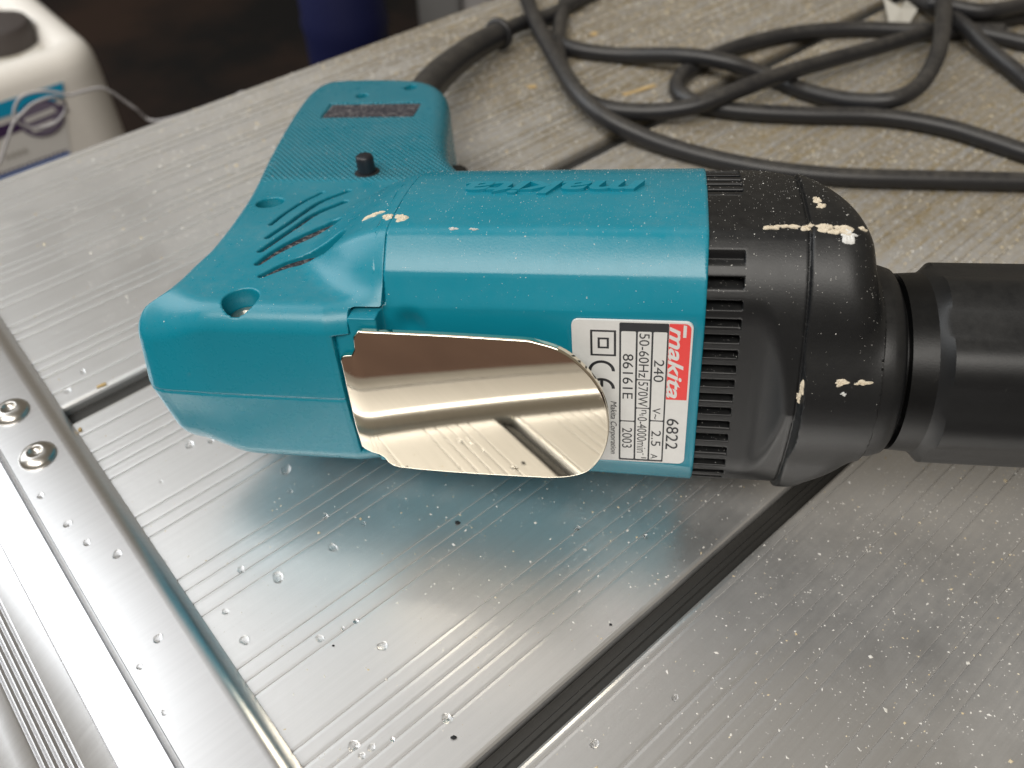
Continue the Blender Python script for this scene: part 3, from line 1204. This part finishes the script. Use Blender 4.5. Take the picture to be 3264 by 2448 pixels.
splash('handle_housing', (-65.8, 16.8, 30.2), 0, 2.3, 0.8, M_PAINT, 1, 0.1)
splash('motor_housing', (-59.2, 20.2, 31.4), 0, 1.5, 1.3, M_PAINT, 2)
splash('handle_housing', (-62.6, 19.2, 31.0), 0, 1.3, 1.1, M_PAINT, 3)
splash('motor_housing', (-48, 24.2, 31.4), 0, 1.1, 0.25, M_PAINTW, 4)
splash('motor_housing', (-44, 24.4, 31.4), 0, 0.9, 0.22, M_PAINTW, 14)
for i, (cx, ca, cz, lx, lz, m_) in enumerate([(10.8, 22.8, 31.2, 1.3, .3, M_PAINT), (13.7, 22.4, 31.3, 1.5, .40, M_PAINT), (17.0, 22.6, 31.5, 1.0, .5, M_PAINT), (20.2, 23.8, 32, 1.3, .7, M_PAINT), (22.2, 24.6, 31.9, 1.5, .9, M_PAINT),
                                              (24.0, 25.4, 31.5, 1.2, .8, M_PAINTW), (19.5, 13.7, 32.3, .6, .75, M_PAINT), (20.2, 16.4, 32.3, .7, .6, M_PAINT), (18.1, 36.4, 4.0, .5, .6, M_PAINT), (19.2, 36.5, 6.3, .6, 1.0, M_PAINT),
                                              (24.5, 36.5, 7.7, .9, .45, M_PAINT), (27.9, 35.9, 7.5, 1.1, .32, M_PAINT), (28.9, 35.4, -8.1, .6, .6, M_PAINTW), (26.9, 23.3, 31.9, .6, .35, M_PAINT), (25.0, 36, 5.6, .35, .25, M_PAINTW)]):
    splash('gear_housing', (cx, ca, cz), 0, lx * 1.3, lz * 1.5, m_, 30 + i)


# ------------------------------------------------------------------ dust and crumbs
def flakes(name, P_, N_, size, mat, label, cat):
    """one small irregular tetra-like flake at each point"""
    n_ = len(P_)
    t = rng.normal(size=(n_, 3))
    t -= N_ * (t * N_).sum(1)[:, None]
    t /= np.linalg.norm(t, axis=1)[:, None]
    b = np.cross(N_, t)
    s = size[:, None]
    V_ = np.empty((n_, 5, 3))
    for k in range(4):
        an = k * math.pi / 2 + rng.uniform(-0.5, 0.5, n_)
        rr = rng.uniform(0.35, 1.0, n_) * (1.0 if k % 2 else 0.7)
        V_[:, k] = P_ + (t * np.cos(an)[:, None] + b * np.sin(an)[:, None]) * s * rr[:, None] - N_ * 0.01
    V_[:, 4] = P_ + N_ * s * rng.uniform(0.25, 0.6, n_)[:, None]
    i = np.arange(n_) * 5
    F_ = np.concatenate([np.stack([i + k, i + (k + 1) % 4, i + 4], 1) for k in range(4)])
    me = bpy.data.meshes.new(name)
    me.vertices.add(n_ * 5)
    me.vertices.foreach_set('co', (V_ * MM).astype(np.float32).ravel())
    me.loops.add(len(F_) * 3)
    me.loops.foreach_set('vertex_index', F_.astype(np.int32).ravel())
    me.polygons.add(len(F_))
    me.polygons.foreach_set('loop_start', np.arange(0, len(F_) * 3, 3, dtype=np.int32))
    me.polygons.foreach_set('loop_total', np.full(len(F_), 3, np.int32))
    me.update(calc_edges=True)
    me.materials.append(mat)
    o = bpy.data.objects.new(name, me)
    COL.objects.link(o)
    tag(o, label, cat, kind='stuff')
    return o


def dust_mat(name, c0, c1):
    m, nt, b = new_mat(name)
    co = objco(nt)
    nt.links.new(mixc(nt, ramp(nt, noise(nt, co, 350, 2), 0.35, 0.65), c0, c1), b.inputs['Base Color'])
    b.inputs['Roughness'].default_value = 0.9
    b.inputs['Specular IOR Level'].default_value = 0.2
    return m


M_DUST = dust_mat("plaster_dust", (0.62, 0.60, 0.55, 1), (0.80, 0.79, 0.76, 1))
M_SAW = dust_mat("saw_dust", (0.55, 0.44, 0.27, 1), (0.75, 0.68, 0.52, 1))

# crumbs over the planks, in platform coordinates (s, a)
N = 150000
s_ = rng.uniform(4, 480, N)
a_ = rng.uniform(-70, 313, N)
w = 0.11 + 0.45 * sstep(15, 140, s_) + 0.45 * sstep(0.5, 1.5, (s_ * 4.9 + a_ * 1.45) / 1000.0)
cl = 0.80 + 0.20 * np.sin(s_ * 0.11 + 1.7 * np.sin(a_ * 0.07)) * np.sin(a_ * 0.13 + 0.6)
keep = rng.uniform(0, 1, N) < np.clip(w * cl, 0.02, 1)
gap = ((a_ > 183) & (a_ < 191)) | ((a_ > 42) & (a_ < 49))
keep &= ~gap
s_, a_ = s_[keep], a_[keep]
Pw = s_[:, None] * D1 + a_[:, None] * D2
Nw = np.tile([0, 0, 1.0], (len(Pw), 1))
sz = np.clip(rng.lognormal(math.log(0.19), 0.5, len(Pw)), 0.07, 0.75) * (1 + 0.35 * sstep(110, 250, a_))
sel = rng.uniform(0, 1, len(Pw)) < 0.10 + 0.35 * sstep(120, 300, s_)
flakes('plaster_dust', Pw[~sel], Nw[~sel], sz[~sel], M_DUST, 'white plaster dust specks scattered over the ribbed planks', 'dust')
flakes('sawdust', Pw[sel], Nw[sel], sz[sel] * 1.35, M_SAW, 'pale yellow sawdust crumbs scattered over the ribbed planks', 'sawdust')

# specks on the tool
Ps, Ns = [], []
for nm, cnt in (('handle_housing', 1800), ('motor_housing', 2400), ('gear_housing', 1900)):
    Vp, Np, f = SHELLS[nm]
    Wn = Np @ DR.T
    ok = np.where((Wn[:, 2] > 0.25))[0]
    pr = np.clip(Wn[ok, 2], 0, 1) ** 2.2
    pick = rng.choice(ok, cnt, p=pr / pr.sum())
    Ps.append(Vp[pick] @ DR.T + np.array(O))
    Ns.append(Wn[pick])
Ps, Ns = np.concatenate(Ps), np.concatenate(Ns)
flakes('housing_dust', Ps, Ns, np.clip(rng.lognormal(math.log(0.085), 0.45, len(Ps)), 0.04, 0.34), M_DUST, 'fine white dust specks clinging to the teal and black tool housing', 'dust')

# ------------------------------------------------------------------ water drops, wood chips, dark crumbs
def water_mat():
    m, nt, b = new_mat("water")
    co = objco(nt)
    b.inputs['Base Color'].default_value = (1, 1, 1, 1)
    b.inputs['Roughness'].default_value = 0.02
    b.inputs['IOR'].default_value = 1.33
    b.inputs['Transmission Weight'].default_value = 1.0
    bump(nt, noise(nt, co, 300, 1), 0.05, 0.0001, b)
    return m


M_WATER = water_mat()


def drop_mesh(seed):
    r_ = np.random.default_rng(seed)
    nseg, nr = 20, 6
    ph = r_.uniform(0, 6.28, 3)
    V_, F_ = [(0, 0, 0.40)], []
    for j in range(1, nr + 1):
        q = j / nr
        for i in range(nseg):
            an = 2 * math.pi * i / nseg
            rr = q * (1 + 0.10 * math.cos(2 * an + ph[0]) + 0.06 * math.cos(3 * an + ph[1]))
            V_.append((rr * math.cos(an), rr * math.sin(an), 0.40 * max(0, 1 - q ** 2.4) ** 0.6 - (0.02 if j == nr else 0)))
    F_ = [(0, 1 + i, 1 + (i + 1) % nseg) for i in range(nseg)]
    for j in range(nr - 1):
        for i in range(nseg):
            a0, a1 = 1 + j * nseg + i, 1 + j * nseg + (i + 1) % nseg
            F_.append((a0, a0 + nseg, a1 + nseg, a1))
    F_.append(tuple(1 + (nr - 1) * nseg + i for i in range(nseg))[::-1])
    return V_, F_


protos = []
for k in range(4):
    V_, F_ = drop_mesh(50 + k)
    me = bpy.data.meshes.new('water_drop')
    me.from_pydata((np.array(V_) * MM).tolist(), [], F_)
    me.polygons.foreach_set('use_smooth', [True] * len(me.polygons))
    me.materials.append(M_WATER)
    protos.append(me)
DROPS = [[-120.0, 154.7, 1], [-118.4, 161.9, 0.9], [-82.1, 135.5, 1.2], [-77.0, 136.7, 0.9], [-56.3, 127.0, 1.4], [-54.1, 120.5, 0.7], [-52.7, 97.0, 1.4], [-41.5, 104.5, 1.1], [-61.4, 99.1, 0.9], [-62.5, 88.8, 0.8], [-57.0, 82.1, 1.1],
         [-41.2, 82.3, 0.9], [-44.6, 113.2, 0.8], [-79.0, 101.7, 0.5], [-86.2, 123.9, 0.5], [-27.8, 80.4, 1.1], [-13.6, 65.1, 1.1], [15.0, 59.8, 0.9], [-31.4, 60.1, 1.1], [-27.9, 59.7, 0.8],
         [-29.6, 58.2, 0.7], [-36.7, 84.5, 0.5], [31.7, 68.6, 0.7], [30.4, 106.3, 0.6], [14.7, 108.9, 0.7], [-34.1, 86.2, 0.6], [-35.2, 110.8, 0.6], [-24.0, 61.2, 0.5]]
RDROPS = [[-102.0, 108.9, 1], [-95.9, 103.8, 0.9], [-88.1, 100.7, 1.1], [-111.2, 116.9, 0.9], [-73.4, 80.5, 1], [-75.4, 74.5, 0.7], [-67.9, 65.2, 0.6]]
for zt, lst, lab, gr in ((0.0, DROPS, 'small clear water drop standing on the ribbed planks', 'water drops on the planks'),
                         (4.5, RDROPS, 'small clear water drop standing on the riveted end rail', 'water drops on the end rail')):
    for i, (x, y, r_) in enumerate(lst):
        o = bpy.data.objects.new('water_drop', protos[i % 4])
        COL.objects.link(o)
        o.location = (x * MM, y * MM, (zt + 0.0) * MM)
        o.scale = (r_ * 1.05, r_ * 1.05, r_ * 1.05)
        o.rotation_euler = (0, 0, i * 1.7)
        tag(o, lab, 'water drop', gr)

M_CHIP = simple("wood_chip", (0.50, 0.36, 0.17), 0.8)
for (x, y, l, w_, rz, lab) in ((-111.3, 156.4, 2.4, 0.8, 0.5, 'pale wood chip beside the narrow dark plank joint near the rivets'),
                               (-111.8, 140.7, 1.0, 0.7, 1.9, 'brown wood crumb by the end rail just below the plank joint'),
                               (9.8, 320.0, 3.4, 2.0, 0.2, 'yellow wood chip lying right of the grip below the cord guard'),
                               (38.3, 367.8, 3.0, 2.4, 0.9, 'small orange wood chip lying above the looped cord'),
                               (52.9, 316.3, 15.0, 1.6, 0.5, 'long thin brown wood splinter beside the crossing cord strands')):
    bm = bmesh.new()
    bmesh.ops.create_cube(bm, size=1, matrix=Matrix.Diagonal((l, w_, 0.45, 1)))
    bmesh.ops.subdivide_edges(bm, edges=bm.edges[:], cuts=2, use_grid_fill=True)
    for v in bm.verts:
        v.co += Vector((random.uniform(-.12, .12) * l * 0.5, random.uniform(-.15, .15) * w_, random.uniform(-.1, .1)))
    o = link_bm('wood_chip', bm, M_CHIP)
    o.location = (x * MM, y * MM, 0.32 * MM)
    o.rotation_euler = (0, 0, rz)
    tag(o, lab, 'wood chip')
for (x, y, r_, lab) in ((-13.2, 110.7, 0.8, 'dark grit crumb on the planks below the polished hook'), (-12.2, 61.3, 0.7, 'round black grit speck at the bottom edge of the planks'),
                        (20.3, 84.5, 0.4, 'tiny black grit speck beside the wide plank joint'), (-38.1, 80.6, 0.35, 'tiny black grit speck between plank grooves by the water drops')):
    bm = bmesh.new()
    bmesh.ops.create_icosphere(bm, subdivisions=2, radius=r_)
    for v in bm.verts:
        v.co = Vector((v.co.x * 1.2, v.co.y * 0.9, v.co.z * 0.6)) * random.uniform(0.75, 1.15)
    o = link_bm('grit_crumb', bm, M_DARK)
    o.location = (x * MM, y * MM, r_ * 0.35 * MM)
    o.scale = (0.7, 0.7, 0.7)
    tag(o, lab, 'grit')

# ------------------------------------------------------------------ things behind the platform
def tubp(s, a, z):
    return tuple(s * D1 + a * D2 + np.array([0, 0, z]))


M_TUB = simple("tub_plastic", (0.84, 0.81, 0.76), 0.45)
tub = empty('plastic_tub', PLAT.copy())
tub.location = Vector(tubp(60, 720, FLOOR_Z)) * MM
tag(tub, 'large white plastic tub with printed label standing behind the platform', 'tub')


def rbox_ring(s0, s1, a0, a1, r, z, seg=6):
    pts = []
    for cs, ca, an0 in ((s1 - r, a1 - r, 0), (s0 + r, a1 - r, 90), (s0 + r, a0 + r, 180), (s1 - r, a0 + r, 270)):
        for k in range(seg + 1):
            an = math.radians(an0 + 90 * k / seg)
            pts.append((cs + r * math.cos(an), ca + r * math.sin(an), z))
    return pts


# tub-local: origin at (s60, a720, floor); body from the floor up to z 320
rings = []
for ins, z in ((6, 0), (2, 4), (0, 20), (0, 300), (0.8, 309), (3.5, 315), (8, 318.5), (14, 320), (20, 319), (24, 315.5), (27, 309)):
    rings.append(rbox_ring(-150 + ins, 101 - ins, -87 + ins, 120 - ins, max(30 - ins, 6), z))
nr = len(rings[0])
V0 = [p for r_ in rings for p in r_]
F0 = [(j * nr + i, j * nr + (i + 1) % nr, (j + 1) * nr + (i + 1) % nr, (j + 1) * nr + i) for j in range(len(rings) - 1) for i in range(nr)]
F0.append(tuple(range(nr))[::-1])
F0.append(tuple((len(rings) - 1) * nr + i for i in range(nr)))
body = link('tub_body', V0, F0, M_TUB, tub, smooth=True)
# crumbly filling dust in the recessed lid
m, nt, b = new_mat("lid_powder")
co = objco(nt)
nt.links.new(mixc(nt, ramp(nt, noise(nt, co, 60, 5, 0.7), 0.4, 0.62), (0.45, 0.41, 0.33, 1), (0.72, 0.70, 0.65, 1)), b.inputs['Base Color'])
b.inputs['Roughness'].default_value = 0.9
bump(nt, noise(nt, co, 90, 5), 0.6, 0.004, b)
lid = rbox_ring(-150 + 27, 101 - 27, -87 + 27, 120 - 27, 8, 309.4)
link('lid_powder', lid, [tuple(range(nr))], m, tub)
V0, F0 = lathe([(305, 24), (318, 24), (322, 22), (323, 18), (323, 0.01)], 40)
link('tub_cap', [(y + 54, z - 14, x + 3) for x, y, z in V0], [f[::-1] for f in F0], simple("cap_grey", (0.055, 0.045, 0.042), 0.6), tub, smooth=True).data.set_sharp_from_angle(angle=math.radians(40))
# label on the front face (front face is a = -87 in tub space), z measured from floor
FA = -87.5
Z0 = -FLOOR_Z


def lab(name, pts, mat, lift=0.0):
    V_ = [(s - 60, FA - lift, z + Z0) for s, z in pts]
    return link(name, V_, [tuple(range(len(pts)))], mat, tlabel)


tlabel = None
M_LW = simple("label_white", (0.74, 0.73, 0.71), 0.4)
M_LC = simple("label_cyan", (0.01, 0.36, 0.62), 0.4)
M_LP = simple("label_purple", (0.065, 0.035, 0.10), 0.4)
M_LB = simple("label_blue", (0.04, 0.16, 0.55), 0.4)
V_ = [(s - 60, FA, z + Z0) for s, z in ((-60, -116.6), (127, -116.6), (112, -168.5), (-60, -168.5))]
tlabel = link('tub_label', V_, [(0, 1, 2, 3)], M_LW, tub)
lab('cyan_stripe', [(-60, -116.8), (127, -116.8), (123.5, -127.0), (-60, -127.0)], M_LC, 0.4)
lab('purple_band', [(-60, -134.0), (118, -131.0), (122, -131.6), (123, -137.2), (118.5, -138.2), (-60, -146.0)], M_LP, 0.4)
lab('blue_line', [(-60, -166.0), (112, -166.0), (111.5, -168.3), (-60, -168.3)], M_LB, 0.4)
circ = [(104 + 15.5 * math.cos(k * 0.2618), -136 + 13.5 * math.sin(k * 0.2618)) for k in range(24)]
lab('purple_disc', circ, M_LP, 0.8)
circ = [(104 + 14.0 * math.cos(k * 0.2618), -136 + 12.2 * math.sin(k * 0.2618)) for k in range(24)]
lab('disc_field', circ, simple("label_lilac", (0.20, 0.17, 0.24), 0.4), 1.2)
lab('disc_bar', [(93, -132.2), (114, -130.8), (114.5, -134.2), (93, -135.6)], M_LW, 1.6)
lab('disc_bar', [(94, -139.8), (111, -139.0), (110, -143.0), (95, -143.4)], M_LW, 1.6)
for k in range(26):
    s0 = 108 - k * 3.2
    lab('print_mark', [(s0, -163.4 - (k % 2) * 0.4), (s0 + 2.1, -163.2), (s0 + 2.1, -165.2), (s0, -165.2)], M_LP, 0.4)
for k in range(4):
    s0 = 71 + k * 4.0
    lab('grey_print', [(s0, -152.5), (s0 + 2.8, -152.5), (s0 + 2.8, -156.0), (s0, -156.0)], simple("label_grey", (0.45, 0.43, 0.40), 0.5), 0.4)

# loop of pale wire hanging by the far edge
wp = [(128, 318, -3), (126, 345, -18), (121, 425, -58), (114, 430, -50), (105.9, 430, -38.4), (101.3, 430, -34.8), (93, 430, -33.8), (86.8, 430, -33.4), (78.4, 432, -29.3), (70, 434, -28.6), (64.8, 436, -31.5), (60.9, 437, -38), (63, 437, -44), (69.1, 436, -46.8), (76, 434, -46.0), (81.6, 432, -42),
      (83.5, 430, -36), (79, 428, -31), (70, 428, -31), (63, 428, -34), (58.1, 430, -38), (52, 430, -45), (45.2, 430, -53.3), (30, 430, -70), (22, 420, -230), (10, 410, -417)]
wpath = catmull([tubp(*p) for p in wp], 8)
V0, F0 = tube(wpath, 0.75, 8)
wire = link('wire_loop', V0, F0, simple("pale_wire", (0.42, 0.41, 0.42), 0.45), smooth=True)
tag(wire, 'thin pale grey wire with a loop hanging off the far platform edge', 'wire')

# navy drum and grey upright far behind
M_NAVY = simple("navy_plastic", (0.006, 0.009, 0.055), 0.5)
V0, F0 = lathe([(0, 2), (0, 40), (4, 43), (60, 44), (70, 46), (80, 44), (200, 44), (210, 46), (220, 44), (268, 44), (274, 42), (276, 36), (272, 30)], 40)
drum = link('navy_drum', [(y, z, x) for x, y, z in V0], [f[::-1] for f in F0], M_NAVY, smooth=True)
drum.location = (-0.170, 0.880, FLOOR_Z * MM)
tag(drum, 'dark navy blue drum standing behind the far platform edge', 'drum')
post = empty('grey_panel', None, (-0.045, 0.93, FLOOR_Z * MM))
tag(post, 'grey folded metal panel standing right of the navy drum', 'panel')
for i, (x0, x1, y0, c) in enumerate(((-52, -6, 0, (0.17, 0.17, 0.17)), (-4, 26, 12, (0.34, 0.33, 0.33)), (28, 40, 4, (0.07, 0.03, 0.03)), (42, 150, 16, (0.19, 0.19, 0.20)))):
    bm = bmesh.new()
    bmesh.ops.create_cube(bm, size=1, matrix=Matrix.Translation(((x0 + x1) / 2, y0, 150)) @ Matrix.Diagonal((x1 - x0, 14, 300, 1)))
    bmesh.ops.bevel(bm, geom=bm.edges[:], offset=3, segments=2, affect='EDGES')
    link_bm('panel_fold', bm, simple("grey_paint_%d" % i, c, 0.55), post)

# scrap of pale film under the cord at the far right
pts = [(150, 352), (156, 362), (158, 376), (166, 372), (174, 378), (176, 366), (170, 356), (160, 350)]
bm = bmesh.new()
vs = [bm.verts.new((x, y, 0.6 + 2.5 * (i % 3))) for i, (x, y) in enumerate([(168, 364), (170, 374), (172, 390), (178, 384), (184, 392), (183, 376), (176, 366)])]
c_ = bm.verts.new((176, 377, 5.5))
for i in range(len(vs)):
    bm.faces.new((vs[i], vs[(i + 1) % len(vs)], c_))
ext = bmesh.ops.extrude_face_region(bm, geom=bm.faces[:])
for g_ in ext['geom']:
    if isinstance(g_, bmesh.types.BMVert):
        g_.co.z += 0.3
scrap = link_bm('film_scrap', bm, simple("film_scrap", (0.45, 0.43, 0.38), 0.5))
tag(scrap, 'crumpled pale scrap of film beside the cord near the top edge', 'scrap')
